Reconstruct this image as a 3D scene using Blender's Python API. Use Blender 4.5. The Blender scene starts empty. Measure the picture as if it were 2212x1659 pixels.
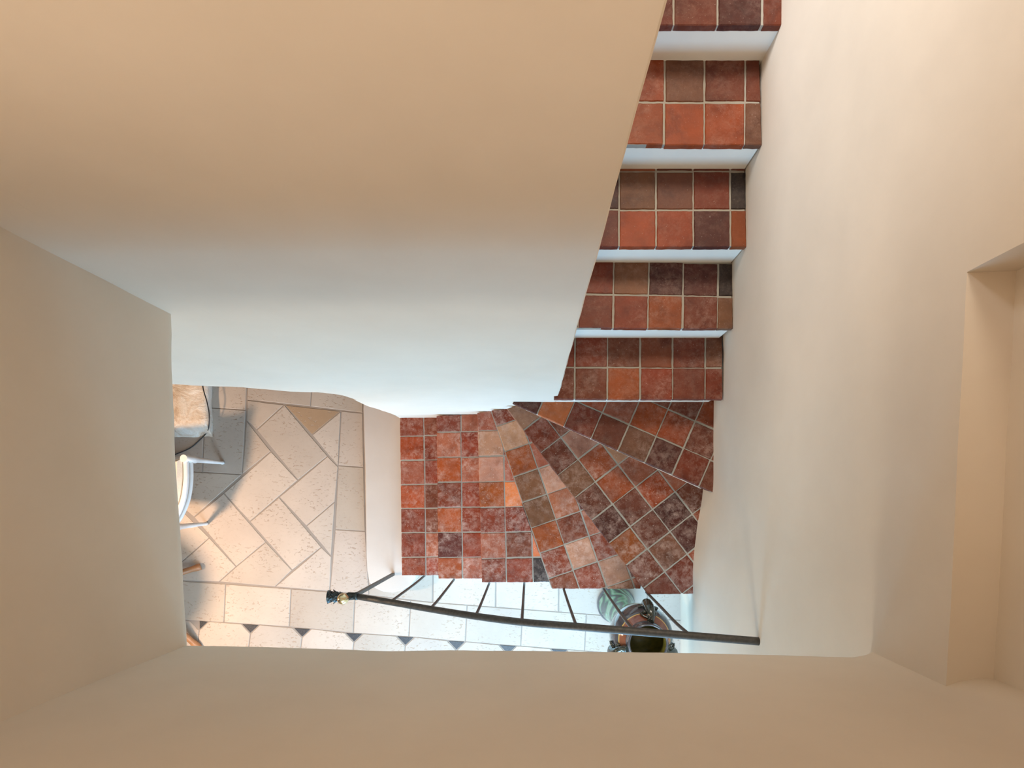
import bpy, bmesh, math, random
from mathutils import Vector, noise

C = bpy.context.scene.collection
SC = bpy.context.scene
PI = math.pi
R = math.radians

# ------------------------------------------------------------------ camera, world, lights, exposure
CAM_Z = 4.05            # lens height above the ground-floor tiles
F = 1300.0              # focal length in pixels of the 2212 px wide frame
NX, NY = 1145.0, 1078.0 # where straight-down falls in the frame
cd = bpy.data.cameras.new('camera')
cam = bpy.data.objects.new('camera', cd); C.objects.link(cam)
cam.location = (0, 0, CAM_Z)
cd.sensor_width = 36.0
cd.lens = 36.0 * F / 2212.0
cd.shift_x = (1106.0 - NX) / 2212.0
cd.shift_y = (NY - 829.5) / 2212.0
cd.clip_start = 0.02
SC.camera = cam
SC.view_settings.view_transform = 'Standard'
SC.view_settings.look = 'None'
SC.view_settings.gamma = 1.0
SC.view_settings.use_curve_mapping = False
SC.view_settings.exposure = 0.14

w = bpy.data.worlds.new('world'); SC.world = w; w.use_nodes = True
bg = w.node_tree.nodes['Background']
bg.inputs[0].default_value = (1.0, 0.79, 0.61, 1)
bg.inputs[1].default_value = 1.9

def area(name, loc, target, size, energy, color, spread=180.0, size_y=None):
    l = bpy.data.lights.new(name, 'AREA'); l.energy = energy; l.color = color
    l.shape = 'RECTANGLE'; l.size = size; l.size_y = size_y or size; l.spread = R(spread)
    o = bpy.data.objects.new(name, l); C.objects.link(o); o.location = loc
    o.rotation_euler = (Vector(target) - Vector(loc)).to_track_quat('-Z', 'Y').to_euler()
    return o
# daylight through the garden door of the ground floor (south side)
area('door_daylight', (0.2, -3.2, 0.85), (0.0, 0.45, 0.25), 2.2, 62, (0.26, 0.62, 1.0), spread=95, size_y=0.9)
# unseen fill light added under the hall ceiling to brighten floor and steps
area('hall_area_fill', (0.1, -1.75, 2.50), (0.1, -1.45, 0.0), 2.4, 74, (0.50, 0.77, 1.0), spread=112, size_y=1.2)
# daylight from a window at the head of the stairs onto the flight's outer wall
area('window_daylight', (-1.25, 2.5, 4.7), (0.87, 1.6, 2.2), 0.9, 9, (0.86, 0.92, 1.0), spread=50, size_y=0.5)
# extra light added over the upper flight to lift its treads and risers
area('upper_flight_fill', (0.15, 2.7, 4.9), (0.5, 1.0, 1.7), 0.8, 9, (1.0, 0.90, 0.76), spread=60)
def point_light(name, loc, radius, energy, color):
    l = bpy.data.lights.new(name, 'POINT'); l.energy = energy; l.color = color; l.shadow_soft_size = radius
    o = bpy.data.objects.new(name, l); C.objects.link(o); o.location = loc; return o
# point fill added in the hall for the lower walls, no visible source
point_light('hall_point_fill', (-0.9, -2.3, 2.30), 0.20, 34, (1.0, 0.88, 0.72))
# warm lamp over the little table by the white chair
sp = bpy.data.lights.new('lamp_light', 'SPOT'); sp.energy = 120; sp.color = (1.0, 0.66, 0.42)
sp.spot_size = R(128); sp.spot_blend = 0.7; sp.shadow_soft_size = 0.08
so_ = bpy.data.objects.new('lamp_light', sp); C.objects.link(so_); so_.location = (-2.56, -0.58, 1.42)
so_.rotation_euler = (Vector((-1.75, -0.05, 0.0)) - so_.location).to_track_quat('-Z', 'Y').to_euler()

# ------------------------------------------------------------------ helpers
def P(px, py, d):
    """a point read off the photograph, at depth d under the lens"""
    return ((px - NX) / F * d, (NY - py) / F * d)
def pz(px, py, d):
    x, y = P(px, py, d); return Vector((x, y, CAM_Z - d))

def setp(o, label=None, cat=None, group=None, kind=None):
    if label: o['label'] = label
    if cat: o['category'] = cat
    if group: o['group'] = group
    if kind: o['kind'] = kind
    return o

def mesh_obj(name, bm, mats, parent=None, smooth=False):
    me = bpy.data.meshes.new(name)
    bm.normal_update()
    bm.to_mesh(me); bm.free()
    if not isinstance(mats, (list, tuple)): mats = [mats]
    for m in mats: me.materials.append(m)
    if smooth:
        for p in me.polygons: p.use_smooth = True
    o = bpy.data.objects.new(name, me); C.objects.link(o)
    if parent:
        o.parent = parent
        o.matrix_parent_inverse = parent.matrix_world.inverted() if False else o.matrix_parent_inverse
    return o

def thing(name, loc, label, cat, group=None):
    o = bpy.data.objects.new(name, None); C.objects.link(o); o.location = loc
    o.empty_display_size = 0.1
    return setp(o, label, cat, group)

def off(bm, v):
    bmesh.ops.translate(bm, verts=bm.verts, vec=v); return bm

def box(bm, x0, x1, y0, y1, z0, z1, mi=0):
    vs = [bm.verts.new((x, y, z)) for z in (z0, z1) for x, y in ((x0, y0), (x1, y0), (x1, y1), (x0, y1))]
    for f in ((3, 2, 1, 0), (4, 5, 6, 7), (0, 1, 5, 4), (1, 2, 6, 5), (2, 3, 7, 6), (3, 0, 4, 7)):
        fc = bm.faces.new([vs[i] for i in f]); fc.material_index = mi

def tube(bm, pts, rad, sides=10, cap=True, mi=0, square=False, squash=1.0):
    pts = [Vector(p) for p in pts]
    n = len(pts)
    if not isinstance(rad, (list, tuple)): rad = [rad] * n
    rings = []
    up = Vector((0, 0, 1))
    for i, p in enumerate(pts):
        t = (pts[min(i + 1, n - 1)] - pts[max(i - 1, 0)]).normalized()
        ref = up if abs(t.dot(up)) < 0.95 else Vector((0, 1, 0))
        a = t.cross(ref).normalized(); b = a.cross(t).normalized()
        ring = []
        k = 4 if square else sides
        for j in range(k):
            th = 2 * PI * j / k + (PI / 4 if square else 0)
            rr = rad[i] * (1.414 if square else 1)
            ring.append(bm.verts.new(p + a * math.cos(th) * rr + b * math.sin(th) * rr * squash))
        rings.append(ring)
    k = len(rings[0])
    for i in range(n - 1):
        for j in range(k):
            f = bm.faces.new((rings[i][j], rings[i][(j + 1) % k], rings[i + 1][(j + 1) % k], rings[i + 1][j]))
            f.material_index = mi; f.smooth = not square
    if cap:
        f = bm.faces.new(rings[0][::-1]); f.material_index = mi
        f = bm.faces.new(rings[-1]); f.material_index = mi

def catmull(pts, k=8):
    pts = [Vector(p) for p in pts]; out = []
    for i in range(len(pts) - 1):
        p0 = pts[max(i - 1, 0)]; p1 = pts[i]; p2 = pts[i + 1]; p3 = pts[min(i + 2, len(pts) - 1)]
        for s in range(k):
            t = s / k
            out.append(0.5 * ((2 * p1) + (p2 - p0) * t + (2 * p0 - 5 * p1 + 4 * p2 - p3) * t * t + (3 * p1 - p0 - 3 * p2 + p3) * t ** 3))
    out.append(pts[-1]); return out

def lathe(bm, prof, cx=0, cy=0, seg=48, mi=None, closed=False):
    rings = []
    for r, z in prof:
        if r < 1e-5: rings.append([bm.verts.new((cx, cy, z))])
        else: rings.append([bm.verts.new((cx + r * math.cos(2 * PI * j / seg), cy + r * math.sin(2 * PI * j / seg), z)) for j in range(seg)])
    for i in range(len(rings) - 1):
        a, b = rings[i], rings[i + 1]
        for j in range(seg):
            q = [a[j % len(a)], a[(j + 1) % len(a)], b[(j + 1) % len(b)], b[j % len(b)]]
            u = []
            for v in q:
                if v not in u: u.append(v)
            if len(u) >= 3:
                f = bm.faces.new(u); f.smooth = True
                if mi is not None: f.material_index = mi[i]

def ico(bm, c, r, scale=(1, 1, 1), sub=2, mi=0):
    res = bmesh.ops.create_icosphere(bm, subdivisions=sub, radius=r)
    for v in res['verts']:
        v.co = Vector((v.co.x * scale[0], v.co.y * scale[1], v.co.z * scale[2])) + Vector(c)
        for f in v.link_faces: f.smooth = True; f.material_index = mi

def cross2(o, a, b): return (a[0] - o[0]) * (b[1] - o[1]) - (a[1] - o[1]) * (b[0] - o[0])
def ccw(poly):
    s = sum(poly[i][0] * poly[(i + 1) % len(poly)][1] - poly[(i + 1) % len(poly)][0] * poly[i][1] for i in range(len(poly)))
    return list(poly) if s > 0 else list(poly)[::-1]
def parea(poly): return abs(sum(poly[i][0] * poly[(i + 1) % len(poly)][1] - poly[(i + 1) % len(poly)][0] * poly[i][1] for i in range(len(poly)))) / 2
def clip_half(poly, a, b, inset=0.0):
    """keep what lies left of a->b, moved in by inset"""
    dx, dy = b[0] - a[0], b[1] - a[1]; L = math.hypot(dx, dy)
    if L < 1e-9: return poly
    nx, ny = -dy / L, dx / L
    f = lambda p: (p[0] - a[0]) * nx + (p[1] - a[1]) * ny - inset
    out = []
    for i in range(len(poly)):
        p, q = poly[i], poly[(i + 1) % len(poly)]
        fp, fq = f(p), f(q)
        if fp >= 0: out.append(p)
        if (fp >= 0) != (fq >= 0):
            t = fp / (fp - fq); out.append((p[0] + (q[0] - p[0]) * t, p[1] + (q[1] - p[1]) * t))
    return out
def inset_poly(poly, g):
    poly = ccw(poly); out = list(poly)
    for i in range(len(poly)):
        out = clip_half(out, poly[i], poly[(i + 1) % len(poly)], g)
        if len(out) < 3: return []
    return out
def clip_poly(poly, conv):
    conv = ccw(conv); out = list(poly)
    for i in range(len(conv)):
        out = clip_half(out, conv[i], conv[(i + 1) % len(conv)])
        if len(out) < 3: return []
    return out

def slab_poly(bm, poly, z0, z1, mi=0, bevel=0.0, step=0.0, jit=0.0, seed=0.0, layer=None, col=None, tilt=0.0):
    """a prism over a polygon with a worn top edge"""
    poly = ccw(poly)
    pts = []
    if step:
        for i in range(len(poly)):
            a, b = poly[i], poly[(i + 1) % len(poly)]
            L = math.hypot(b[0] - a[0], b[1] - a[1]); k = max(1, int(L / step))
            for s in range(k):
                t = s / k; x = a[0] + (b[0] - a[0]) * t; y = a[1] + (b[1] - a[1]) * t
                n = noise.noise_vector(Vector((x * 45 + seed, y * 45, seed)))
                pts.append((x + n.x * jit, y + n.y * jit))
    else: pts = poly
    cx = sum(p[0] for p in pts) / len(pts); cy = sum(p[1] for p in pts) / len(pts)
    rings = [[bm.verts.new((x, y, z0)) for x, y in pts]]
    if bevel:
        rings.append([bm.verts.new((x, y, z1 - bevel)) for x, y in pts])
        top = []
        for x, y in pts:
            L = math.hypot(x - cx, y - cy) or 1; k = min(bevel * 1.2 / L, 0.4)
            top.append(bm.verts.new((x + (cx - x) * k, y + (cy - y) * k, z1)))
        rings.append(top)
    else:
        rings.append([bm.verts.new((x, y, z1)) for x, y in pts])
    faces = []
    n = len(pts)
    for i in range(len(rings) - 1):
        for j in range(n):
            faces.append(bm.faces.new((rings[i][j], rings[i][(j + 1) % n], rings[i + 1][(j + 1) % n], rings[i + 1][j])))
    faces.append(bm.faces.new(rings[-1])); faces.append(bm.faces.new(rings[0][::-1]))
    for f in faces:
        f.material_index = mi
        if layer is not None:
            for l in f.loops: l[layer] = col
    return faces

# ------------------------------------------------------------------ materials
def srgb(r, g, b):
    f = lambda c: (c / 255 / 12.92) if c / 255 <= 0.04045 else ((c / 255 + 0.055) / 1.055) ** 2.4
    return (f(r), f(g), f(b), 1)

class NT:
    def __init__(s, name):
        s.m = bpy.data.materials.new(name); s.m.use_nodes = True
        s.t = s.m.node_tree; s.b = s.t.nodes['Principled BSDF']
        s.tc = s.n('ShaderNodeTexCoord')
    def n(s, t, **k):
        x = s.t.nodes.new(t)
        for a, v in k.items(): setattr(x, a, v)
        return x
    def l(s, a, b): s.t.links.new(a, b)
    def noise(s, scale, detail=4, rough=0.6, vec=None, dist=0.0):
        x = s.n('ShaderNodeTexNoise'); x.inputs['Scale'].default_value = scale
        x.inputs['Detail'].default_value = detail; x.inputs['Roughness'].default_value = rough
        x.inputs['Distortion'].default_value = dist
        s.l(vec or s.tc.outputs['Object'], x.inputs['Vector']); return x.outputs['Fac']
    def ramp(s, fac, stops):
        x = s.n('ShaderNodeValToRGB'); e = x.color_ramp.elements
        while len(e) < len(stops): e.new(0.5)
        for el, (p, c) in zip(e, stops): el.position = p; el.color = c if len(c) == 4 else (*c, 1)
        s.l(fac, x.inputs['Fac']); return x.outputs['Color']
    def mix(s, fac, a, b, mode='MIX'):
        x = s.n('ShaderNodeMix', data_type='RGBA', blend_type=mode)
        if isinstance(fac, (int, float)): x.inputs[0].default_value = fac
        else: s.l(fac, x.inputs[0])
        for v, i in ((a, 6), (b, 7)):
            if isinstance(v, tuple): x.inputs[i].default_value = v
            else: s.l(v, x.inputs[i])
        return x.outputs[2]
    def bump(s, h, strength=0.3, dist=0.01, prev=None):
        x = s.n('ShaderNodeBump'); x.inputs['Strength'].default_value = strength; x.inputs['Distance'].default_value = dist
        s.l(h, x.inputs['Height'])
        if prev: s.l(prev, x.inputs['Normal'])
        return x.outputs['Normal']
    def out(s, col=None, rough=None, nrm=None, **k):
        if col is not None:
            if isinstance(col, tuple): s.b.inputs['Base Color'].default_value = col
            else: s.l(col, s.b.inputs['Base Color'])
        if rough is not None:
            if isinstance(rough, (int, float)): s.b.inputs['Roughness'].default_value = rough
            else: s.l(rough, s.b.inputs['Roughness'])
        if nrm is not None: s.l(nrm, s.b.inputs['Normal'])
        for a, v in k.items(): s.b.inputs[a.replace('_', ' ')].default_value = v
        return s.m

def mk_plaster(name, base, var=0.03, bump=0.25):
    s = NT(name)
    big = s.noise(1.3, 3, 0.5); fine = s.noise(60, 6, 0.7); mid = s.noise(9, 4, 0.6)
    b2 = tuple(min(1, c * (1 - var * 1.6)) for c in base[:3]) + (1,)
    b3 = tuple(min(1, c * (1 + var)) for c in base[:3]) + (1,)
    c = s.ramp(big, [(0.35, b2), (0.65, b3)])
    c = s.mix(0.06, c, s.ramp(mid, [(0.3, (0.55, 0.5, 0.44, 1)), (0.7, (1, 1, 1, 1))]), 'MULTIPLY')
    n1 = s.bump(mid, 0.18 * bump * 4, 0.006)
    n2 = s.bump(fine, 0.25 * bump * 2, 0.0015, n1)
    return s.out(c, 0.88, n2, Specular_IOR_Level=0.2)
M_PL = mk_plaster('cream_plaster', (0.80, 0.715, 0.605, 1))
M_PL2 = mk_plaster('white_riser_plaster', (0.82, 0.77, 0.68, 1), 0.02, 0.12)
M_STEP = mk_plaster('stone_step_cement', (0.60, 0.535, 0.485, 1), 0.06, 0.3)
M_GROUT = mk_plaster('grey_grout', (0.37, 0.34, 0.29, 1), 0.10, 0.5)
M_FGROUT = mk_plaster('floor_grout', (0.33, 0.29, 0.26, 1), 0.05, 0.4)

s = NT('terracotta')
at = s.n('ShaderNodeVertexColor', layer_name='tile')
n1 = s.noise(9, 5, 0.65, dist=0.3); n2 = s.noise(26, 9, 0.8, dist=0.2); n3 = s.noise(7.0, 4, 0.6); n4 = s.noise(150, 2, 0.6)
c = s.mix(0.8, at.outputs['Color'], s.ramp(n1, [(0.30, (0.55, 0.46, 0.40, 1)), (0.48, (0.98, 0.96, 0.95, 1)), (0.70, (1.28, 1.24, 1.12, 1))]), 'MULTIPLY')
def mul(a, b):
    x = s.n('ShaderNodeMath', operation='MULTIPLY'); s.l(a, x.inputs[0]); s.l(b, x.inputs[1]); return x.outputs[0]
grey = lambda v: (v, v, v, 1)
dm = mul(mul(s.ramp(n2, [(0.44, grey(0.0)), (0.72, grey(0.85))]), s.ramp(n3, [(0.35, grey(0.15)), (0.62, grey(1.0))])), at.outputs['Alpha'])
c = s.mix(dm, c, (0.68, 0.49, 0.41, 1))
c = s.mix(mul(s.ramp(n4, [(0.68, grey(0.0)), (0.73, grey(0.8))]), at.outputs['Alpha']), c, (0.72, 0.63, 0.55, 1))
M_TC = s.out(c, s.ramp(n2, [(0.3, grey(0.40)), (0.75, grey(0.72))]), s.bump(n2, 0.30, 0.003, s.bump(n1, 0.3, 0.006)), Specular_IOR_Level=0.32)

s = NT('limestone')
at = s.n('ShaderNodeVertexColor', layer_name='tile')
n1 = s.noise(3.0, 4, 0.6); n2 = s.noise(40, 6, 0.7, dist=0.6)
mp = s.n('ShaderNodeMapping'); mp.inputs['Scale'].default_value = (0.9, 1.5, 1.0); mp.inputs['Rotation'].default_value = (0, 0, 0.2); s.l(s.tc.outputs['Object'], mp.inputs['Vector'])
n3 = s.noise(48, 3, 0.55, vec=mp.outputs['Vector'], dist=0.4); n4 = s.noise(6.5, 3, 0.5)
pit = s.ramp(n3, [(0.36, (1, 1, 1, 1)), (0.42, (0, 0, 0, 1))])
pm = s.n('ShaderNodeMath', operation='MULTIPLY'); s.l(pit, pm.inputs[0]); s.l(s.ramp(n4, [(0.42, (0.12, 0.12, 0.12, 1)), (0.62, (1, 1, 1, 1))]), pm.inputs[1])
c = s.mix(0.8, at.outputs['Color'], s.ramp(n1, [(0.3, (0.88, 0.86, 0.84, 1)), (0.7, (1.06, 1.05, 1.03, 1))]), 'MULTIPLY')
c = s.mix(pm.outputs[0], c, (0.40, 0.31, 0.24, 1))
inv = s.n('ShaderNodeMath', operation='SUBTRACT'); inv.inputs[0].default_value = 1; s.l(pm.outputs[0], inv.inputs[1])
M_LS = s.out(c, 0.62, s.bump(n2, 0.12, 0.002, s.bump(inv.outputs[0], 0.5, 0.003)), Specular_IOR_Level=0.35)

s = NT('slate_inset')
n = s.noise(120, 6, 0.7)
M_SLATE = s.out(s.ramp(n, [(0.4, (0.022, 0.024, 0.030, 1)), (0.72, (0.075, 0.08, 0.09, 1))]), 0.45, s.bump(n, 0.4, 0.002))

s = NT('dark_iron')
n = s.noise(70, 5, 0.7)
M_IRON = s.out(s.ramp(n, [(0.35, (0.048, 0.043, 0.038, 1)), (0.7, (0.095, 0.084, 0.072, 1))]), 0.5, s.bump(n, 0.35, 0.001), Metallic=0.25, Specular_IOR_Level=0.6)
s = NT('green_patina_iron')
n = s.noise(60, 5, 0.7)
M_LEAF = s.out(s.ramp(n, [(0.35, (0.020, 0.022, 0.020, 1)), (0.7, (0.055, 0.07, 0.07, 1))]), 0.42, s.bump(n, 0.3, 0.001), Metallic=0.4)
s = NT('polished_brass')
M_BRASS = s.out((0.78, 0.66, 0.40, 1), s.ramp(s.noise(20), [(0.3, (0.14, 0.14, 0.14, 1)), (0.7, (0.28, 0.28, 0.28, 1))]), Metallic=1.0)

def mk_glaze(name, a, b, sc=8, dist=1.5, rough=0.12):
    s = NT(name)
    n = s.noise(sc, 4, 0.6, dist=dist)
    s.m.node_tree
    return s.out(s.ramp(n, [(0.3, a), (0.7, b)]), rough, s.bump(n, 0.15, 0.003), Specular_IOR_Level=0.7, Coat_Weight=0.6, Coat_Roughness=0.06)
M_GBROWN = mk_glaze('brown_glaze', (0.16, 0.045, 0.022, 1), (0.30, 0.10, 0.05, 1))
M_GDARK = mk_glaze('blue_grey_glaze', (0.035, 0.035, 0.042, 1), (0.11, 0.105, 0.12, 1))
M_GYEL = mk_glaze('yellow_glaze', (0.55, 0.33, 0.08, 1), (0.65, 0.42, 0.13, 1))
M_GHAND = mk_glaze('black_green_glaze', (0.010, 0.014, 0.012, 1), (0.045, 0.055, 0.04, 1), 40)
M_GOLIVE = mk_glaze('olive_glaze', (0.14, 0.11, 0.015, 1), (0.26, 0.21, 0.035, 1), 30, 0.3, 0.35)
s = NT('marbled_green_glaze')
wv = s.n('ShaderNodeTexWave'); wv.inputs['Scale'].default_value = 5.5; wv.inputs['Distortion'].default_value = 13; wv.inputs['Detail'].default_value = 1.5; wv.inputs['Detail Scale'].default_value = 1.0
s.l(s.tc.outputs['Object'], wv.inputs['Vector'])
M_GGREEN = s.out(s.ramp(wv.outputs['Fac'], [(0.0, (0.012, 0.025, 0.028, 1)), (0.22, (0.025, 0.06, 0.055, 1)), (0.34, (0.055, 0.14, 0.085, 1)), (0.8, (0.12, 0.25, 0.14, 1)), (1.0, (0.20, 0.33, 0.23, 1))]), 0.22, None, Specular_IOR_Level=0.4, Coat_Weight=0.1, Coat_Roughness=0.1)

def mk_plain(name, col, rough=0.5, sc=20, v=0.12, **k):
    s = NT(name)
    n = s.noise(sc, 5, 0.65)
    a = tuple(c * (1 - v) for c in col[:3]) + (1,); b = tuple(min(1, c * (1 + v)) for c in col[:3]) + (1,)
    return s.out(s.ramp(n, [(0.3, a), (0.7, b)]), rough, s.bump(n, 0.15, 0.002), **k)
M_WHITE = mk_plain('white_paint', (0.80, 0.80, 0.80, 1), 0.35, 30, 0.04)
M_LINEN = mk_plain('pale_cushion', (0.74, 0.66, 0.56, 1), 0.9, 180, 0.08)
M_WOOD = mk_plain('honey_wood', (0.36, 0.17, 0.075, 1), 0.38, 25, 0.22)
M_CABLE = mk_plain('black_rubber', (0.02, 0.02, 0.022, 1), 0.5)
s = NT('whitewashed_stone')
n1 = s.noise(9, 7, 0.75, dist=0.8); n2 = s.noise(30, 6, 0.7)
M_BLOCK = s.out(s.ramp(n1, [(0.30, (0.42, 0.27, 0.16, 1)), (0.46, (0.74, 0.62, 0.50, 1)), (0.6, (0.84, 0.78, 0.70, 1))]), 0.85, s.bump(n2, 0.6, 0.01, s.bump(n1, 0.6, 0.02)))

# ------------------------------------------------------------------ depths read off the photograph
D_FLOOR = 4.05
D = {i: 3.95 - 0.17 * i for i in range(1, 13)}        # depth of each tread under the lens
Z = {i: CAM_Z - D[i] for i in D}
D_STONE = 3.93

# ------------------------------------------------------------------ walls
def nz(a, b, s, k): return noise.noise(Vector((a * s + k * 7.3, b * s - k * 3.1, k)))
def wob(a, b, k=0.0):
    return nz(a, b, 1.1, k) * 0.010 + nz(a, b, 4.0, k + 1) * 0.0035 + nz(a, b, 14.0, k + 2) * 0.0010

def frange(a, b, st):
    n = max(1, int(round((b - a) / st))); return [a + (b - a) * i / n for i in range(n + 1)]

def sheet(bm, us, vs, fn, back, flip=False):
    """a wall slab: a front grid fn(u,v) and a flat back fn(u,v) moved by 'back', with closed edges"""
    g = [[bm.verts.new(fn(u, v)) for v in vs] for u in us]
    nu, nv = len(us), len(vs)
    def q(*v):
        f = bm.faces.new(v if not flip else v[::-1]); f.smooth = True; return f
    for i in range(nu - 1):
        for j in range(nv - 1):
            q(g[i][j], g[i + 1][j], g[i + 1][j + 1], g[i][j + 1])
    bd = [g[i][0] for i in range(nu)] + [g[nu - 1][j] for j in range(1, nv)] + [g[i][nv - 1] for i in range(nu - 2, -1, -1)] + [g[0][j] for j in range(nv - 2, 0, -1)]
    # back ring
    bk = []
    for v in bd:
        c = v.co.copy(); c = Vector(back(c)); bk.append(bm.verts.new(c))
    n = len(bd)
    for i in range(n):
        f = bm.faces.new((bd[i], bk[i], bk[(i + 1) % n], bd[(i + 1) % n]) if not flip else (bd[(i + 1) % n], bk[(i + 1) % n], bk[i], bd[i])); f.smooth = False
    try:
        f = bm.faces.new(bk[::-1] if not flip else bk); f.smooth = False
    except Exception: pass

def sharp_edges(o, ang=40):
    me = o.data
    bm = bmesh.new(); bm.from_mesh(me)
    for e in bm.edges:
        if len(e.link_faces) == 2 and e.calc_face_angle(0) > R(ang): e.smooth = False
    bm.to_mesh(me); bm.free()

def clamp(x, a=0.0, b=1.0): return max(a, min(b, x))
def sm(x): x = clamp(x); return x * x * (3 - 2 * x)

# right wall: outer wall of the upper flight, with a shallow recess above the landing level
def lean(y, z): return 0.036 * sm(-y / 0.42) * sm((1.95 - z) / 1.05)
def right_x(y, z):
    x = 0.871
    x += 0.010 * sm(y / -0.1) if False else 0.0
    # leans in a little by the turning steps
    x -= lean(y, z)
    x += 0.022 * sm((0.75 - abs(y - 0.2)) / 0.3) * sm((1.55 - z) / 0.4) * sm((y + 0.15) / 0.25)
    # lower part in front of the stairs is set back
    if y < -0.492:
        k = sm((-0.492 - y) / 0.02)
        x += k * 0.180 * clamp((0.95 - z) / 0.95)
    return x + wob(y, z, 3.0)
def sill_z(y): return 2.80 + (y + 0.38) * 0.066
Y0R, Y1R = -0.42, 0.452
def right_fn(y, z):
    # z rows 'S-' and 'S+' follow the sill
    if isinstance(z, tuple): zz = sill_z(y) + z[1]; rec = z[1] > 0
    else: zz = z; rec = zz > sill_z(y)
    if isinstance(y, tuple): raise ValueError
    inside = rec and (Y0R - 0.3) < y < Y1R
    x = right_x(y, zz)
    if inside: x += 0.092
    return (x, y, zz)
bm = bmesh.new()
ys = frange(-3.6, -0.56, 0.2) + frange(-0.54, 0.446, 0.034) + [0.4515, 0.4525] + frange(0.48, 3.4, 0.09)
zs = frange(0.0, 2.72, 0.04) + [('s', -0.004), ('s', 0.004)] + frange(2.9, 5.2, 0.06)
sheet(bm, ys, zs, right_fn, lambda c: (1.35, c[1], c[2]), flip=False)
o = mesh_obj('wall_right', bm, M_PL); sharp_edges(o); setp(o, 'cream plastered outer wall of the stairs with a shallow recess', None, None, 'structure')

# inner wall (the wall the stairs turn around), standing on the steps, with an opening under it at the left
def inner_y(x, z):
    y = 0.468 + 0.040 * sm((1.15 - z) / 0.85) + 0.004
    return y + wob(x, z, 9.0) * 0.6
prof = [(-2.7, 1.50), (-1.50, 1.505), (-1.44, 1.50), (-1.40, 1.470), (-1.36, 1.468), (-1.30, 1.455), (-1.23, 1.458), (-1.18, 1.43), (-1.126, 1.40), (-1.05, 1.355), (-0.99, 1.345), (-0.93, 1.33), (-0.88, 1.30), (-0.862, 1.27), (-0.84, 1.235), (-0.818, 1.10)]
def zb(x):
    for (a, za), (b, zb_) in zip(prof, prof[1:]):
        if a <= x <= b: return za + (zb_ - za) * (x - a) / (b - a) + nz(x, 0, 30, 5) * 0.008
    return prof[-1][1]
TOPZ = 3.75
bm = bmesh.new()
# right-hand block: a slightly rounded corner at x = 0.133
xs = frange(-0.818, 0.09, 0.04) + [0.115, 0.128, 0.133]
def corner_y(x, z):
    r = 0.012; e = 0.133 - x
    return inner_y(x, z) + (r - math.sqrt(max(0, r * r - (r - e) ** 2)) if e < r else 0)
zsi = frange(0.0, TOPZ, 0.045)
sheet(bm, xs, zsi, lambda x, z: (x + (nz(z, 0, 6, 2) * 0.003 if x > 0.1 else 0), corner_y(x, z), z), lambda c: (c[0], 0.70, c[2]), flip=False)
xs = frange(-2.7, -0.818, 0.028)
ts = [0, 0.01, 0.03, 0.06] + frange(0.1, 1.0, 0.03)
def left_blk(x, t):
    z0 = zb(x); z = z0 + (TOPZ - z0) * t
    return (x, inner_y(x, z) + 0.02 * (1 - sm(t / 0.03)), z)
sheet(bm, xs, ts, left_blk, lambda c: (c[0], 0.70, c[2]), flip=False)
# ragged jamb of the opening down to the floor
xs = frange(-0.850, -0.818, 0.008)
def jamb(x, t):
    zt = 1.2; z = zt * t
    xx = -0.818 - (0.032) * (1 - (x + 0.850) / 0.032) * (0.45 + 0.55 * sm(t)) 
    xx = -0.818 - ( -0.818 - x) * (0.35 + 0.65 * sm((t - 0.3) / 0.7)) + (nz(0, z, 7, 4) * 0.010 if x < -0.83 else 0)
    return (xx, inner_y(xx, z) + 0.012 * sm((-0.83 - x) / 0.02), z)
sheet(bm, xs, frange(0, 1, 0.03), jamb, lambda c: (c[0], 0.70, c[2]), flip=False)
o = mesh_obj('wall_inner', bm, M_PL); sharp_edges(o, 50); setp(o, 'cream plastered inner wall the stairs wind around', None, None, 'structure')

# left wall and front wall of the shaft above the ground-floor ceiling, with their wavy lower edges
bm = bmesh.new()
ys = frange(-0.60, 0.60, 0.03)
zs = [0, 0.004, 0.012, 0.03] + frange(0.06, 0.95, 0.07)
def shaft_left(y, t):
    zb_ = 2.508 + nz(y, 1, 6, 4) * 0.010 + nz(y, 1, 20, 6) * 0.003
    z = zb_ + t
    x = -0.871 - (y + 0.37) * 0.0489 + wob(y, z, 14) * 0.8 - 0.010 * (1 - min(1, t / 0.012)) ** 2
    if False:   # loose plaster at the corner
        x += 0.012 * sm((y - 0.36) / 0.1) * sm((0.35 - t) / 0.25)
    return (x, y, z)
sheet(bm, ys, zs, shaft_left, lambda c: (-1.12, c[1], max(c[2], 2.50)), flip=True)
o = mesh_obj('wall_left', bm, M_PL); sharp_edges(o, 50); setp(o, 'cream plastered wall on the left of the stair opening', None, None, 'structure')

bm = bmesh.new()
xs = frange(-1.05, 1.10, 0.035)
def shaft_front(x, t):
    zb_ = 2.508 + nz(x, 2, 5, 8) * 0.010 + nz(x, 1, 22, 6) * 0.003
    z = zb_ + t
    y = -0.371 - (x + 0.871) * 0.0165 + wob(x, z, 22) * 0.8 - 0.010 * (1 - min(1, t / 0.012)) ** 2
    # soft corners where it meets the neighbours
    y += 0.03 * sm((x - 0.80) / 0.12) ** 2
    return (x, y, z)
sheet(bm, xs, zs, shaft_front, lambda c: (c[0], -0.66, max(c[2], 2.50)), flip=True)
o = mesh_obj('wall_front', bm, M_PL); sharp_edges(o, 50); setp(o, 'cream plastered wall at the foot of the picture, above the railing', None, None, 'structure')

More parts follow.
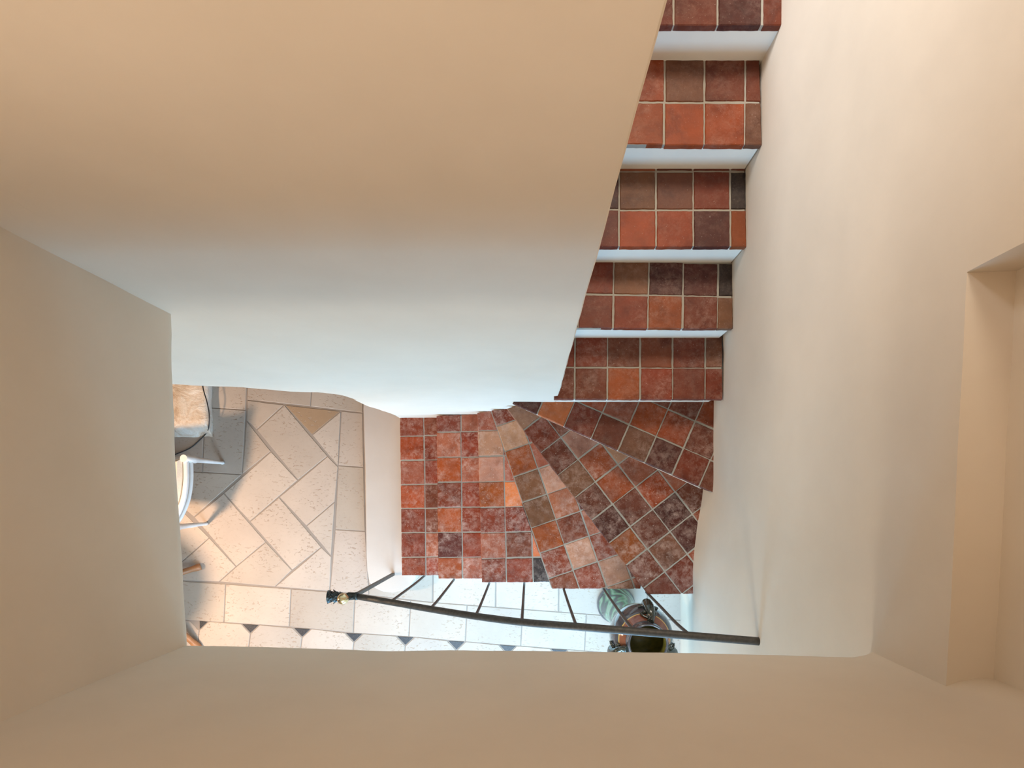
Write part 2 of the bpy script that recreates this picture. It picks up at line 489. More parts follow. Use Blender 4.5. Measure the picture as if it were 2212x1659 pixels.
# ground-floor ceiling and upper floor around the shaft
bm = bmesh.new()
box(bm, -4.4, -0.98, -3.6, 3.4, 2.53, 2.80)
box(bm, -0.98, 1.30, -3.6, -0.46, 2.53, 2.80)
box(bm, -0.98, 0.12, 0.58, 3.4, 2.53, 2.80)
o = mesh_obj('ceiling', bm, M_PL2); setp(o, 'ground floor ceiling around the stair opening', None, None, 'structure')
bm = bmesh.new()
box(bm, -0.03, 0.118, 0.68, 3.4, 0, 2.81)
o = mesh_obj('wall_flight', bm, M_PL); setp(o, None, None, None, 'structure')
bm = bmesh.new()
box(bm, -4.6, -4.4, -3.6, 3.4, 0, 2.6)
o = mesh_obj('wall_far_left', bm, M_PL); setp(o, None, None, None, 'structure')
bm = bmesh.new()
box(bm, -4.6, 1.35, 3.4, 3.6, 0, 5.2)
o = mesh_obj('wall_back', bm, M_PL); setp(o, None, None, None, 'structure')
bm = bmesh.new()
box(bm, -4.6, 1.35, -3.8, -3.6, 0, 2.6)
o = mesh_obj('wall_garden', bm, M_PL); setp(o, None, None, None, 'structure')

bm = bmesh.new()
box(bm, -4.6, 1.35, -3.8, 3.6, 5.2, 5.35)
o = mesh_obj('ceiling_upper', bm, M_PL); setp(o, None, None, None, 'structure')

# ------------------------------------------------------------------ ground floor
bm = bmesh.new()
lay = bm.loops.layers.color.new('tile')
fcs = []
box(bm, -4.5, 1.35, -3.7, 3.5, -0.10, -0.0035, 1)
S1 = 4.424
def z1(x, y): return P(370 + x / S1, 820 + y / S1, D_FLOOR)
def px(x, y): return P(x, y, D_FLOOR)
rnd = random.Random(4)
LST = (0.74, 0.695, 0.655)
rz = random.Random(8)
def ftile(poly, col=None, mi=0, g=0.0032, low=0.0):
    k = 1 + rnd.uniform(-0.05, 0.04); h = rnd.uniform(-0.015, 0.015)
    c = col or (LST[0] * k, LST[1] * k * (1 + h * 0.5), LST[2] * k * (1 + h), 1)
    q = inset_poly(poly, g)
    if len(q) >= 3: slab_poly(bm, q, -0.02, -low - rz.random() * 0.0006, mi, bevel=0.002, step=0.04, jit=0.0012, seed=rnd.random() * 50, layer=lay, col=c)
Pn = {1: (1080, 240), 2: (1622, 300), 3: (815, 480), 4: (718, 390), 5: (725, 195), 6: (955, 685), 7: (1210, 960), 8: (1595, 832), 9: (1345, 528), 10: (1495, 730),
      11: (676, 908), 12: (500, 1085), 13: (750, 1357), 14: (1030, 1122), 15: (1565, 1165), 16: (1290, 1400), 17: (215, 1315), 18: (1530, 1691), 19: (1435, 1601),
      20: (1155, 1821), 21: (990, 1981), 22: (905, 1551), 23: (620, 1786), 24: (455, 1934), 25: (365, 1511), 27: (1515, 2024)}
TAN = (0.66, 0.56, 0.46, 1)
for ids in ((5, 1, 3, 4), (1, 2, 9), (2, 8, 9), (1, 10, 7, 3), (4, 6, 11), (6, 7, 13, 12), (10, 8, 15, 16, 14), (15, 18, 16), (14, 19, 20, 13), (12, 22, 23, 17), (22, 20, 21, 24, 23), (19, 18, 27, 21)):
    ftile([z1(*Pn[i]) for i in ids], TAN if ids == (1, 2, 9) else None)
for poly in ([Pn[25], Pn[23], Pn[24], (-100, 1914)], [(-150, 1000), Pn[25], (-100, 1914), (-700, 1880), (-700, 1000)], [(-150, 858), Pn[11], Pn[17], (-150, 1000)],
             [(320, 265), (712, 290), (678, 908), (297, 885)], [(-150, 240), (320, 265), (297, 885), (-150, 860)], [(320, -400), (740, -400), (712, 290), (320, 265)],
             [(-150, -400), (320, -400), (320, 265), (-150, 240)], [(740, -400), (1380, -400), (1330, 258), (722, 192)], [(1380, -400), (1850, -400), (1830, 318), (1330, 258)],
             [(1625, 298), (1830, 318), (1840, 838), (1595, 820)], [(1595, 820), (1840, 838), (1855, 1450), (1565, 1432)], [(1565, 1432), (1855, 1450), (1890, 2056), (1515, 2024)]):
    ftile([z1(*p) for p in poly])
L4 = [(-300, 1210), (404, 1255.3), (590, 1269), (712, 1278), (768, 1282), (906, 1299), (1008, 1307), (1180, 1320), (1264, 1326), (1298, 1329.6), (1473, 1341)]
L5 = [(-300, 1296), (408, 1340), (625, 1353.6), (680, 1360.3), (788, 1369.4), (870, 1374), (1005.5, 1386.3), (1180, 1400), (1473, 1421)]
def yl(L, x):
    for (a, ya), (b, yb) in zip(L, L[1:]):
        if a <= x <= b: return ya + (yb - ya) * (x - a) / (b - a)
    return L[-1][1]
bx = [(797, 1150), (936, 1150), (1072, 1150), (1208, 1150), (1400, 1150), (1500, 1150)]
for (a, _), (b, _) in zip(bx, bx[1:]):
    ftile([px(a, 1150), px(b, 1150), px(b - 2, yl(L4, b)), px(a - 1, yl(L4, a))])
ax = [-217, -76, 65, 206, 347, 487.5, 629, 767, 887, 1009, 1129, 1267, 1402, 1500]
for a, b in zip(ax, ax[1:]):
    ftile([px(a, yl(L4, a)), px(b, yl(L4, b)), px(b - 4, yl(L5, b)), px(a - 4, yl(L5, a))])
ap = [430 - 111 * k for k in range(6, 0, -1)] + [430, 540.7, 652.5, 764.4, 875.5, 986, 1097, 1208, 1319, 1430]
H = 20
for a, b in zip(ap, ap[1:]):
    ya, yb = yl(L5, a), yl(L5, b)
    s1 = 0.5 if a == 430 else 1
    ftile([px(a + H, ya + 1), px(b - H, yb - 1), px(b, yb + H), px(b - 5, yb + 82 - H), px(b - 5 - H, yb + 82), px(a - 5 + H, ya + 82), px(a - 5, ya + 82 - H), px(a, ya + H)])
    for (yy, sgn) in ((0, 1), (82, -1)):
        if sgn == 1:
            pts = [px(b - H - (0 if b != 430 else -H), yb - 1), px(b + H, yb + 1), px(b, yb + H)]
        else:
            pts = [px(b - 5 - H, yb + 82), px(b - 5 + H, yb + 82), px(b - 5, yb + 82 - H)]
        if sgn == 1:
            ftile(pts, (0.05, 0.05, 0.06, 1), 2, 0.0035)
        else: ftile(pts, (0.05, 0.05, 0.06, 1), 2, 0.0035)
# plain square tiles over the rest of the room
def grid(x0, x1, y0, y1, st=0.43):
    for a in range(int(math.ceil((x1 - x0) / st))):
        for b in range(int(math.ceil((y1 - y0) / st))):
            xa, ya = x0 + a * st, y0 + b * st
            ftile([(xa, ya), (min(xa + st, x1), ya), (min(xa + st, x1), min(ya + st, y1)), (xa, min(ya + st, y1))], low=0.0015)
grid(-4.4, -2.56, -0.50, 3.4); grid(-2.56, 1.2, 1.04, 3.4); grid(-4.4, 1.2, -3.63, -1.05)
o = mesh_obj('floor', bm, [M_LS, M_FGROUT, M_SLATE]); setp(o, 'pale limestone floor laid diagonally with a border of black insets', None, None, 'structure')

# ------------------------------------------------------------------ staircase
PAL = {'o': (0.48, 0.205, 0.062), 'r': (0.39, 0.152, 0.060), 'd': (0.25, 0.092, 0.050), 'p': (0.54, 0.385, 0.305), 'q': (0.48, 0.26, 0.175),
       'g': (0.38, 0.235, 0.155), 'k': (0.14, 0.10, 0.08), 'm': (0.36, 0.165, 0.085), 'y': (0.44, 0.210, 0.052), 'w': (0.66, 0.36, 0.20)}
def zz(ox, oy, s): return lambda pts: [(ox + x / s, oy + y / s, c) for x, y, c in pts]
z3 = zz(840, 860, 3.95); z4 = zz(1120, 840, 3.606)
# i: outline px, grid (origin px, angle of u, pitch u, pitch v), colours at points
TR = {
 1: ([(864, 900), (955, 900), (957, 1243), (868, 1243)], (917.5, 1046, 89.2, 52.4, 53.5),
     [(890, 925, 'r'), (930, 925, 'm'), (890, 965, 'o'), (930, 965, 'r'), (890, 1020, 'q'), (930, 1020, 'r'), (890, 1070, 'o'), (930, 1070, 'm'), (890, 1125, 'r'), (930, 1125, 'm'), (890, 1175, 'r'), (930, 1175, 'q'), (890, 1220, 'r'), (930, 1220, 'r')]),
 2: ([(943, 898), (1042, 894), (1050, 1250), (947, 1250)], (996.8, 1041.5, 89.4, 54.2, 54.5),
     [(970, 915, 'r'), (1015, 915, 'q'), (970, 955, 'q'), (1015, 955, 'r'), (970, 1015, 'o'), (1015, 1015, 'q'), (970, 1070, 'r'), (1015, 1070, 'r'), (970, 1120, 'o'), (1015, 1120, 'r'), (970, 1175, 'd'), (1015, 1175, 'r'), (970, 1225, 'o'), (1015, 1225, 'q')]),
 3: ([(1031, 892), (1070, 886), (1200, 1258), (1041, 1258)], (1090.5, 1095, 88.6, 55.3, 57),
     [(1050, 905, 'q'), (1060, 950, 'p'), (1060, 1010, 'p'), (1098, 1010, 'q'), (1062, 1065, 'y'), (1110, 1070, 'w'), (1065, 1120, 'r'), (1115, 1125, 'r'), (1065, 1175, 'q'), (1117, 1175, 'm'), (1158, 1180, 'w'), (1067, 1230, 'r'), (1118, 1230, 'r'), (1165, 1230, 'k')]),
 4: ([(1058, 887), (1104, 882), (1385, 1262), (1383, 1272), (1190, 1272)], (1143.8, 957.5, 71.0, 58.0, 56.5),
     [(1083, 900, 'r'), (1113, 941, 'p'), (1123.5, 996.7, 'y'), (1144, 1047, 'g'), (1166.6, 1001.8, 'q'), (1189, 1032, 'p'), (1164, 1095, 'g'), (1207, 1083, 'q'), (1182, 1159, 'y'), (1227, 1146, 'm'), (1202, 1212, 'r'), (1256, 1200, 'p'), (1270, 1242, 'r'), (1211.5, 1258, 'm'), (1303, 1181, 'r'), (1325, 1234, 'p'), (1283.6, 1139.5, 'q'), (1347, 1264, 'g')]),
 5: ([(1095, 883), (1125, 872), (1524, 1040), (1503, 1283), (1400, 1284)], (1211.5, 944, 52.3, 61.2, 61.6),
     [(1136.6, 906.5, 'p'), (1167, 940, 'r'), (1206, 987, 'm'), (1245, 956, 'p'), (1292, 995, 'o'), (1247.6, 1023, 'g'), (1331, 1045, 'o'), (1286, 1078.5, 'm'), (1320, 1125.6, 'd'), (1378, 1028.6, 'q'), (1369.6, 1095, 'm'), (1416.7, 1059, 'o'), (1403, 1145, 'm'), (1453, 1103, 'd'), (1358.5, 1184, 'y'), (1397, 1225.5, 'm'), (1439, 1186.6, 'g'), (1480.5, 1150.6, 'd'), (1491.6, 1078.5, 'm'), (1469.4, 1233.8, 'r'), (1425, 1264, 'm'), (1333, 984, 'p'), (1450, 1034, 'q')]),
 6: ([(1107, 871), (1120, 860), (1556, 858), (1541, 1066)], (1418.1, 942.6, 23.5, 63.9, 63.9),
     [(1142, 879, 'd'), (1195, 890, 'w'), (1256, 906.6, 'r'), (1314, 931.5, 'm'), (1375, 956.5, 'g'), (1402.9, 903.8, 'o'), (1336, 887, 'q'), (1436, 978.7, 'd'), (1458, 926, 'o'), (1508, 948, 'm'), (1494, 1012, 'r'), (1480.5, 884, 'm'), (1525, 898, 'o'), (1522, 1040, 'm')]),
 7: ([(1197, 714), (1560, 714), (1561, 863), (1197, 863)], (1312.6, 794, 0.3, 70.4, 71),
     [(1225, 760, 'r'), (1277, 760, 'r'), (1348, 760, 'm'), (1418, 760, 'm'), (1488, 760, 'm'), (1542, 760, 'g'), (1225, 830, 'm'), (1277, 830, 'm'), (1348, 830, 'y'), (1418, 830, 'r'), (1488, 830, 'm'), (1542, 830, 'r')]),
 8: ([(1205, 552), (1582, 552), (1583, 710), (1205, 710)], (1400.6, 638, 1.0, 75.0, 73),
     [(1300, 603, 'r'), (1362, 603, 'g'), (1437, 603, 'd'), (1512, 603, 'd'), (1565, 603, 'k'), (1300, 675, 'm'), (1362, 675, 'r'), (1437, 675, 'y'), (1512, 675, 'm'), (1566, 675, 'g')]),
 9: ([(1209, 355), (1610, 355), (1612, 533), (1209, 533)], (1417.5, 453, 0.0, 80.0, 83),
     [(1320, 412, 'd'), (1376, 412, 'g'), (1458, 412, 'g'), (1538, 412, 'r'), (1595, 412, 'k'), (1320, 497, 'r'), (1378, 497, 'o'), (1458, 497, 'o'), (1538, 497, 'd'), (1596, 497, 'y')]),
 10: ([(1214, 118), (1640, 118), (1646, 313), (1214, 313)], (1522.5, 220.5, 0.3, 87.2, 94),
     [(1412, 180, 'o'), (1477, 180, 'g'), (1565, 180, 'm'), (1625, 180, 'm'), (1400, 270, 'o'), (1477, 270, 'o'), (1565, 270, 'o'), (1625, 270, 'g')]),
 11: ([(1220, -160), (1690, -160), (1691, 55), (1220, 55)], (1550.7, -42, 0.0, 96.0, 98),
     [(1440, 30, 'r'), (1500, 30, 'm'), (1600, 30, 'd'), (1668, 30, 'r'), (1500, -80, 'm'), (1600, -80, 'r')]),
 12: ([(1227, -480), (1740, -480), (1742, -235), (1227, -235)], (1600, -340, 0.0, 104, 104), []),
}
stairs = thing('staircase', (0.5, 0.0, 0.0), 'winding plastered staircase topped with worn square terracotta tiles', 'staircase')
SL = Vector((-0.5, 0, 0))
TT = 0.028
def worldpoly(pts, d): return ccw([P(x, y, d) for x, y in pts])
rt = random.Random(11)
DUST = {1: 0.85, 2: 0.85, 3: 0.9, 4: 0.9, 5: 0.65, 6: 0.5, 7: 0.35, 8: 0.3, 9: 0.2}
for i, (outl, (ox, oy, ang, pu, pv), cols) in TR.items():
    d = D[i]; zt = Z[i]
    poly = worldpoly(outl, d)
    k = d / F
    O = P(ox, oy, d); a = R(-ang)              # px angles grow clockwise
    u = (math.cos(a), math.sin(a)); v = (-math.sin(a), math.cos(a))
    pu *= k; pv *= k
    inv = lambda p: ((p[0] - O[0]) * u[0] + (p[1] - O[1]) * u[1], (p[0] - O[0]) * v[0] + (p[1] - O[1]) * v[1])
    cm = {}
    for x, y, c in cols:
        q = inv(P(x, y, d)); cm.setdefault((math.floor(q[0] / pu), math.floor(q[1] / pv)), c)
    bm = bmesh.new(); lay = bm.loops.layers.color.new('tile')
    # riser and core of the step
    # tread: mortar bed and tiles
    slab_poly(bm, inset_poly(poly, 0.0035), zt - TT + 0.001, zt - 0.0035, 1, layer=lay, col=(0.5, 0.5, 0.5, 1))
    uv = [inv(p) for p in poly]
    for a_ in range(math.floor(min(q[0] for q in uv) / pu), math.ceil(max(q[0] for q in uv) / pu)):
        for b_ in range(math.floor(min(q[1] for q in uv) / pv), math.ceil(max(q[1] for q in uv) / pv)):
            ju = [rt.uniform(-0.0018, 0.0018) for _ in range(4)]
            g = 0.0034
            cell = [(a_ * pu + g + ju[0], b_ * pv + g + ju[1]), ((a_ + 1) * pu - g + ju[2], b_ * pv + g + ju[1]), ((a_ + 1) * pu - g + ju[2], (b_ + 1) * pv - g + ju[3]), (a_ * pu + g + ju[0], (b_ + 1) * pv - g + ju[3])]
            wp = [(O[0] + p[0] * u[0] + p[1] * v[0], O[1] + p[0] * u[1] + p[1] * v[1]) for p in cell]
            q = clip_poly(ccw(wp), poly)
            if len(q) < 3 or parea(q) < 0.00022: 
                rt.random(); continue
            code = cm.get((a_, b_)) or rt.choice('rmqrdo')
            kk = rt.uniform(0.92, 1.08); base = [min(0.8, q_ * (1.22 if i <= 4 else 1.15 if i in (7, 8) else 1.0)) for q_ in PAL[code]]  # lower and middle treads: tile colour lifted to stand in for missing light
            col = (base[0] * kk, base[1] * kk * rt.uniform(0.95, 1.05), base[2] * kk, DUST.get(i, 0.25) * rt.uniform(0.6, 1.3))
            slab_poly(bm, q, zt - TT, zt + rt.uniform(-0.0008, 0.0008), 0, bevel=0.003, step=0.012, jit=0.0017, seed=rt.random() * 90, layer=lay, col=col)
    o = mesh_obj('tread', off(bm, SL), [M_TC, M_GROUT], stairs)
    bm = bmesh.new()
    back = 0.0
    slab_poly(bm, inset_poly(poly, {4: 0.012, 5: 0.014, 6: 0.018, 7: 0.016, 8: 0.006}.get(i, 0.004)), 0.002, zt - TT, 0)
    o = mesh_obj('riser', off(bm, SL), M_PL2, stairs)
    o['label'] = 'smooth white plastered riser'
# grout fillet where the treads meet the outer wall is left to the tiles' edge joint
# stone starting step with a rounded end
so = [(785, 890), (785, 860), (900, 860), (900, 1240), (897, 1250.7), (883.4, 1266.5), (867.6, 1275.5), (847, 1280.5), (827, 1278), (811, 1271), (797.5, 1257.5), (793, 1233), (791, 1200), (788, 1009)]
bm = bmesh.new()
slab_poly(bm, worldpoly(so, D_STONE), 0.001, CAM_Z - D_STONE, 0, bevel=0.006, step=0.02, jit=0.001)
o = mesh_obj('starting_step', off(bm, SL), M_STEP, stairs); o['label'] = 'broad beige starting step with a rounded end'

# ------------------------------------------------------------------ railing
rail = thing('stair_railing', (-0.892, -0.49, CAM_Z - D_STONE), 'dark wrought iron stair railing with brass knob at its lower end', 'railing')
RL = -Vector(rail.location)
bases = [(-0.892, -0.490, D_STONE, 3.05), (-0.675, -0.490, D[1], 2.905), (-0.464, -0.487, D[2], 2.79), (-0.238, -0.487, D[3], 2.62), (-0.034, -0.492, D[3], 2.48), (0.184, -0.497, D[4], 2.376), (0.402, -0.503, D[4], 2.33), (0.613, -0.508, D[5], 2.29)]
hp = [pz(768, 1288, 3.04), pz(845, 1301, 2.90), pz(928.6, 1315.5, 2.79), pz(1026, 1331, 2.62), pz(1132, 1344.5, 2.48), pz(1243, 1353.5, 2.376), pz(1365, 1363.5, 2.32), pz(1494, 1373.7, 2.29), pz(1639, 1385.5, 2.275)]
bm = bmesh.new()
tube(bm, catmull(hp, 8), 0.0158, 16, squash=0.9)
o = mesh_obj('handrail', off(bm, RL), M_IRON, rail)
hc = catmull(hp, 30)
for n_, (x, y, db, dt) in enumerate(bases):
    # top: nearest handrail point above this foot
    t = min(hc, key=lambda q: abs(q.x - x))
    bm = bmesh.new()
    zb0 = CAM_Z - db
    yb = y if n_ == 0 else -0.487
    foot = Vector((x, yb + (0.0 if n_ == 0 else -0.004), zb0 if n_ == 0 else zb0 - 0.07))
    bow = 0.0 if n_ == 0 else 0.006
    pts = [foot, foot + Vector((0, (t.y - yb) * 0.3 - bow * 0.5, (t.z - foot.z) * 0.35)), Vector((x, t.y, foot.z + (t.z - foot.z) * 0.75)), Vector((x, t.y, t.z - 0.005))]
    if n_ == 0: tube(bm, [foot + Vector((0, 0, 0.001)), Vector((x, t.y, t.z - 0.006))], 0.0085, square=True)
    else: tube(bm, catmull(pts, 6), 0.0068, 8)
    o = mesh_obj('newel_post' if n_ == 0 else 'baluster', off(bm, RL), M_IRON, rail)
    if n_ == 0: o['label'] = 'square iron newel post'
# collar joining rail and post
hd = (hp[1] - hp[0]).normalized(); e0 = Vector((-0.892, -0.490, CAM_Z - 3.03))
bm = bmesh.new()
cen = [e0 + Vector((x, 0.002, z)) for x, z in ((0.028, 0.006), (0.018, 0.004), (0.010, 0.003), (-0.020, 0.008), (-0.032, 0.012))]
tube(bm, cen, [0.018, 0.021, 0.0185, 0.0205, 0.014], 16)
tube(bm, [e0 + Vector((0, 0, -0.02)), e0 + Vector((0, 0, 0.08))], [0.012, 0.008], 10)
o = mesh_obj('collar', off(bm, RL), M_LEAF, rail)
# brass knob on top of the post
kc = pz(740.5, 1294, 2.885)
bm = bmesh.new()
ico(bm, kc, 0.0265, sub=4)
lathe(bm, [(0.0267, -0.002), (0.0274, 0.0), (0.0267, 0.002)], 0, 0, 40)
for v in bm.verts:
    pass
for v in list(bm.verts)[-120:]:
    v.co = Vector((v.co.x, v.co.y, v.co.z)) + kc + Vector((0, 0, -0.004))
knob = mesh_obj('brass_knob', off(bm, RL), M_BRASS, rail, smooth=True); knob['label'] = 'round polished brass knob'
bm = bmesh.new()
kd = (kc - cam.location).normalized()
top = kc + Vector((-0.0105, -0.004, 0.0245)).normalized() * 0.0262
tube(bm, [top - Vector((-0.004, -0.001, 0.012)), top + Vector((-0.0004, -0.0002, 0.0016))], [0.0042, 0.0040], 12)
o = mesh_obj('knob_hole', off(bm, RL), M_CABLE, knob); o['label'] = 'small dark hole in the knob'
bm = bmesh.new()
tube(bm, [e0 + Vector((-0.002, 0, 0.05)), kc + Vector((0, 0, -0.02))], [0.009, 0.007], 10)
o = mesh_obj('knob_stem', off(bm, RL), M_LEAF, rail)
# leaf ornament at the lower end
bm = bmesh.new()
lc = e0 + Vector((-0.034, 0.0, 0.012))
def leafrow(x0, ln, r0, r1, n, ph, wmax, th=0.0022):
    for j in range(n):
        a = 2 * PI * j / n + ph
        rad = Vector((0, math.cos(a), math.sin(a))); tan = Vector((0, -math.sin(a), math.cos(a)))
        rows = []
        for t, wd in ((0, 0.55), (0.3, 0.9), (0.6, 1.0), (0.85, 0.55), (1.0, 0.06)):
            rr = r0 + (r1 - r0) * (0.35 * t + 0.65 * t * t)
            c0 = lc + Vector((-x0 - ln * t, 0, 0)) + rad * rr
            q = wd * wmax
            rows.append([c0 - tan * q - rad * 0.003, c0 + rad * 0.0015, c0 + tan * q - rad * 0.003])
        vf = [[bm.verts.new(p) for p in r] for r in rows]; vb = [[bm.verts.new(p - rad * th + Vector((-th * 0.4, 0, 0))) for p in r] for r in rows]
        for i in range(4):
            for k_ in range(2):
                bm.faces.new((vf[i][k_], vf[i + 1][k_], vf[i + 1][k_ + 1], vf[i][k_ + 1]))
                bm.faces.new((vb[i][k_], vb[i][k_ + 1], vb[i + 1][k_ + 1], vb[i + 1][k_]))
            bm.faces.new((vf[i][0], vb[i][0], vb[i + 1][0], vf[i + 1][0])); bm.faces.new((vf[i][2], vf[i + 1][2], vb[i + 1][2], vb[i][2]))
        bm.faces.new((vf[4][0], vb[4][0], vb[4][1], vf[4][1])); bm.faces.new((vf[4][1], vb[4][1], vb[4][2], vf[4][2]))
leafrow(-0.004, 0.036, 0.011, 0.028, 6, 0.52, 0.014)
leafrow(0.018, 0.042, 0.011, 0.037, 6, 0.0, 0.019)
leafrow(0.044, 0.040, 0.010, 0.038, 6, 0.52, 0.021)
tube(bm, [lc + Vector((0.014, 0, 0)), lc + Vector((-0.03, 0, 0)), lc + Vector((-0.060, 0, 0)), lc + Vector((-0.078, 0, 0)), lc + Vector((-0.084, 0, 0)), lc + Vector((-0.0855, 0, 0))], [0.011, 0.011, 0.013, 0.022, 0.033, 0.033], 24)
o = mesh_obj('leaf_ornament', off(bm, RL), M_LEAF, rail); o['label'] = 'dark leafy iron ornament'

# ------------------------------------------------------------------ pedestal and jardiniere
JX, JY = 0.575, -0.705
ped = thing('pedestal', (JX, JY, 0), 'green marbled ceramic pedestal standing on the floor below the stairs', 'pedestal')
bm = bmesh.new()
lathe(bm, [(0, 0.002), (0.122, 0.002), (0.127, 0.012), (0.127, 0.03), (0.121, 0.042), (0.117, 0.048)], 0, 0, 56)
o = mesh_obj('base', bm, M_GDARK, ped)
bm = bmesh.new()
lathe(bm, [(0.117, 0.047), (0.116, 0.07), (0.112, 0.12), (0.104, 0.19), (0.095, 0.28), (0.088, 0.38), (0.083, 0.48), (0.082, 0.56), (0.088, 0.63), (0.098, 0.68), (0.105, 0.70), (0.105, 0.722), (0, 0.722)], 0, 0, 56)
o = mesh_obj('column', bm, M_GGREEN, ped)
urn = thing('jardiniere', (JX, JY, 0.724), 'round brown and blue-grey glazed jardiniere with dark handles, on the green pedestal', 'flower pot')
bm = bmesh.new()
pr = [(0, 0.0), (0.075, 0.0), (0.082, 0.012), (0.105, 0.03), (0.135, 0.07), (0.153, 0.12), (0.161, 0.175), (0.162, 0.215), (0.157, 0.25), (0.147, 0.275), (0.138, 0.288), (0.131, 0.297), (0.127, 0.301), (0.118, 0.310), (0.107, 0.322), (0.100, 0.332), (0.096, 0.338), (0.094, 0.350), (0.092, 0.366), (0.096, 0.384), (0.099, 0.394), (0.096, 0.402), (0.090, 0.402), (0.087, 0.396), (0.084, 0.36), (0.088, 0.33), (0.12, 0.28), (0.135, 0.22), (0.13, 0.12), (0.10, 0.07), (0, 0.06)]
mi = [1] * 30
for j in range(30):
    z = (pr[j][1] + pr[j + 1][1]) / 2
    if j >= 23: mi[j] = 3
    elif 12 > j >= 11: mi[j] = 2
    elif 12 <= j <= 14: mi[j] = 0
    else: mi[j] = 1
lathe(bm, pr, 0, 0, 72, mi)
o = mesh_obj('bowl', bm, [M_GBROWN, M_GDARK, M_GYEL, M_GOLIVE], urn)
for ai, ang in enumerate((80, 205, 331)):
    a = R(ang); ca, sa = math.cos(a), math.sin(a)
    def pt(r, z, s=0.0): return (r * ca - s * sa, r * sa + s * ca, z)
    bm = bmesh.new()
    pts = catmull([pt(0.155, 0.19), pt(0.166, 0.21, 0.003), pt(0.170, 0.25, 0.006), pt(0.160, 0.288, 0.002), pt(0.140, 0.312, -0.006), pt(0.115, 0.326, -0.010), pt(0.100, 0.345, -0.004)], 7)
    rad = [(0.016 + 0.009 * math.sin(PI * min(1, j / len(pts) * 1.3))) * (1 + 0.12 * (j % 2)) for j in range(len(pts))]
    tube(bm, pts, rad, 12)
    ico(bm, pt(0.118, 0.318, 0.0), 0.020, (1, 1, 0.6)); ico(bm, pt(0.134, 0.300, 0.022), 0.012, (1.3, 1.0, 0.6)); ico(bm, pt(0.134, 0.300, -0.026), 0.013, (1.2, 1.2, 0.6))
    tube(bm, catmull([pt(0.150, 0.275, 0.002), pt(0.158, 0.262, 0.03), pt(0.150, 0.262, 0.052)], 5), [0.007] * 11, 8)
    tube(bm, catmull([pt(0.150, 0.275, -0.002), pt(0.160, 0.258, -0.03), pt(0.156, 0.246, -0.050)], 5), [0.007] * 11, 8)
    tube(bm, catmull([pt(0.112, 0.325, 0.006), pt(0.120, 0.316, 0.032), pt(0.131, 0.305, 0.046)], 5), [0.006] * 11, 8)
    o = mesh_obj('handle', bm, M_GHAND, urn)

# ------------------------------------------------------------------ left side of the ground floor room
# rough whitewashed stone block with a cable over it
bm = bmesh.new()
bx0, bx1, by0, by1 = -2.66, -2.118, 0.465, 1.05
us = frange(0, 1, 0.05); vs = frange(0, 1, 0.05)
def bt(a, b):
    x = bx0 + (bx1 - bx0) * a; y = by0 + (by1 - by0) * b
    e = min(1, min((1 - a) * 14, b * 12))
    z = 0.105 + nz(x, y, 9, 3) * 0.014 - 0.02 * (1 - e) ** 2
    return (x + nz(x, y, 11, 6) * 0.008, y + nz(x, y, 8, 9) * 0.012, z)
def bback(c):
    yb = c[1] - 0.05 if c[1] < by0 + 0.03 else c[1]
    xb = c[0] - 0.02 if c[0] > bx1 - 0.03 else c[0]
    return (xb, yb, 0.001)
sheet(bm, us, vs, bt, bback)
blk = mesh_obj('stone_block', off(bm, (2.3, -0.74, 0)), M_BLOCK, None); blk.location = (-2.3, 0.74, 0)
setp(blk, 'rough whitewashed stone block on the floor by the white chair', 'stone block')
bm = bmesh.new()
cp = [pz(437, 815, 3.925), pz(439, 840, 3.925), pz(447, 868, 3.925), pz(452, 896, 3.93), pz(451, 922, 3.96), pz(446, 935, 4.02), pz(432, 950, 4.045), pz(415, 965, 4.045), pz(398, 974, 4.045), pz(370, 985, 4.045)]
tube(bm, catmull(cp, 6), 0.0036, 8)
o = mesh_obj('power_cable', off(bm, (2.1, -0.5, 0)), M_CABLE); o.location = (-2.1, 0.5, 0)
setp(o, 'thin black cable running over the stone block onto the floor', 'cable')

# white chair: splayed tapered legs, bowed seat rail, cushion, back
ch = thing('chair', (-2.35, 0.02, 0), 'white painted chair with a pale seat, half hidden by the left wall', 'chair')
CL = -Vector(ch.location)
fA, fB = Vector((-2.062, 0.243, 0.002)), Vector((-2.172, -0.165, 0.002))
fC, fD = Vector((-2.58, 0.20, 0.002)), Vector((-2.62, -0.12, 0.002))
tops = [Vector((-2.085, 0.245, 0.43)), Vector((-2.185, -0.175, 0.43)), Vector((-2.56, 0.19, 0.43)), Vector((-2.60, -0.12, 0.43))]
for f_, t_ in zip((fA, fB, fC, fD), tops):
    bm = bmesh.new()
    tube(bm, [f_, f_.lerp(t_, 0.04), f_.lerp(t_, 0.06), f_.lerp(t_, 0.5), f_.lerp(t_, 0.72), f_.lerp(t_, 0.73), t_], [0.010, 0.013, 0.0105, 0.0155, 0.018, 0.023, 0.023], 12)
    mesh_obj('leg', off(bm, CL), M_WHITE, ch)
bm = bmesh.new()
zr = 0.36
railp = catmull([Vector((tops[0].x + 0.005, tops[0].y, zr)), Vector((-2.078, 0.12, zr)), Vector((-2.095, 0.0, zr)), Vector((-2.135, -0.10, zr)), Vector((tops[1].x, tops[1].y, zr))], 8)
for dz in (0.0,):
    tube(bm, [p + Vector((0, 0, dz)) for p in railp], 0.0125, 10)
    tube(bm, [p + Vector((-0.004, 0, 0.045)) for p in railp], 0.016, 10)
for a, b in ((0, 2), (1, 3), (2, 3)):
    A, B = tops[a].copy(), tops[b].copy(); A.z = B.z = zr + 0.03
    tube(bm, [A, B], 0.020, 8)
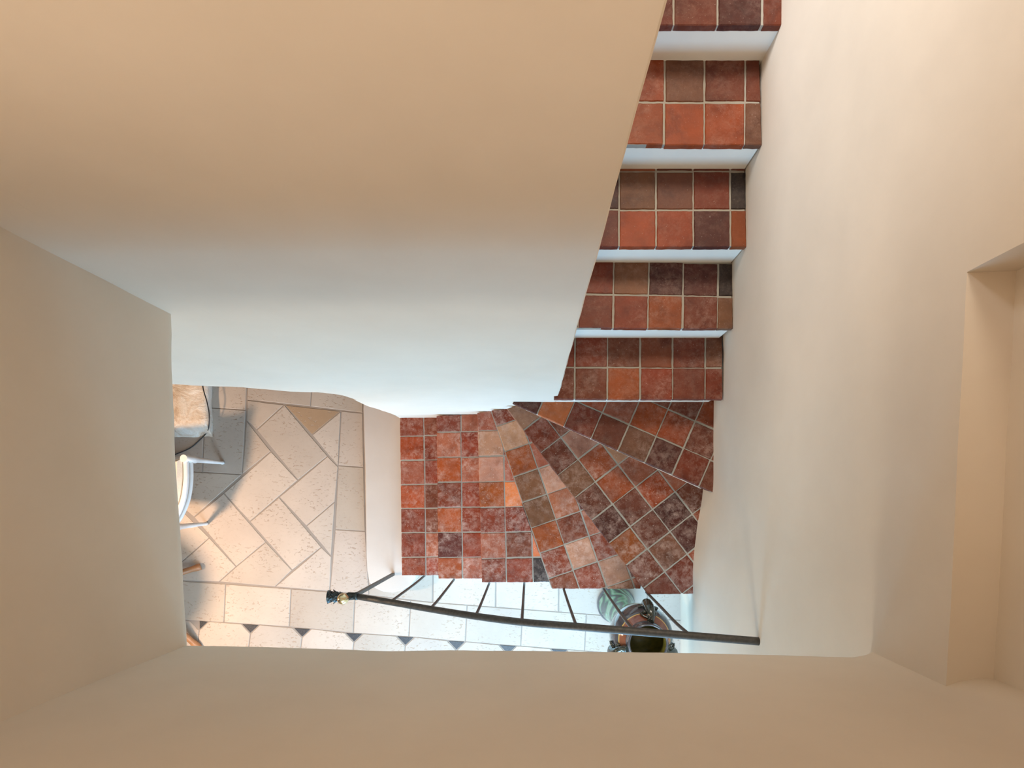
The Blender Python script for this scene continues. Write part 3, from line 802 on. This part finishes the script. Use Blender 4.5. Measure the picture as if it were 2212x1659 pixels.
mesh_obj('seat_rail', off(bm, CL), M_WHITE, ch)
bm = bmesh.new()
sp = [(p.x - 0.022, p.y) for p in railp] + [(tops[3].x + 0.01, tops[3].y + 0.005), (tops[2].x + 0.01, tops[2].y - 0.005)]
slab_poly(bm, sp, 0.385, 0.440, 0, bevel=0.02, step=0.03)
mesh_obj('seat', off(bm, CL), M_LINEN, ch)
bm = bmesh.new()
for t_ in tops[2:]:
    tube(bm, catmull([t_, t_ + Vector((-0.03, 0, 0.2)), t_ + Vector((-0.09, 0, 0.45))], 5), 0.018, 10)
for h in (0.2, 0.42):
    tube(bm, catmull([tops[2] + Vector((-0.03 - h * .13, 0, h)), (tops[2] + tops[3]) / 2 + Vector((-0.06 - h * .13, 0, h + 0.02)), tops[3] + Vector((-0.03 - h * .13, 0, h))], 5), 0.016, 10)
mesh_obj('backrest', off(bm, CL), M_WHITE, ch)

# wooden pedestal table with curved feet
tb = thing('pedestal_table', (-2.56, -0.58, 0), 'brown wooden table with curved feet, showing past the left wall', 'table')
bm = bmesh.new()
lathe(bm, [(0.0, 0.70), (0.18, 0.70), (0.20, 0.712), (0.20, 0.728), (0.18, 0.735), (0, 0.735)], 0, 0, 48)
mesh_obj('table_top', bm, M_WOOD, tb)
bm = bmesh.new()
lathe(bm, [(0, 0.20), (0.03, 0.20), (0.042, 0.24), (0.030, 0.30), (0.045, 0.36), (0.035, 0.5), (0.028, 0.62), (0.05, 0.68), (0.06, 0.699), (0, 0.699)], 0, 0, 24)
mesh_obj('column', bm, M_WOOD, tb)
def tfoot(end, mid):
    bm = bmesh.new()
    e = Vector(end) - Vector((-2.56, -0.58, 0)); m_ = Vector(mid) - Vector((-2.56, -0.58, 0))
    c0 = Vector((e.x * 0.10, e.y * 0.10, 0.27))
    pts = catmull([c0, c0.lerp(m_, 0.5) + Vector((0, 0, 0.04)), m_, e + Vector((0, 0, 0.006))], 8)
    n = len(pts)
    tube(bm, pts, [0.026 - 0.008 * (j / n) + (0.004 if j > n - 4 else 0) for j in range(n)], 12)
    mesh_obj('foot', bm, M_WOOD, tb)
tfoot((-2.205, -0.452, 0.012), (-2.35, -0.500, 0.10))
tfoot((-2.215, -1.000, 0.012), (-2.33, -0.83, 0.12))
tfoot((-2.90, -0.72, 0.012), (-2.76, -0.68, 0.10))
tfoot((-2.70, -0.22, 0.012), (-2.66, -0.38, 0.10))
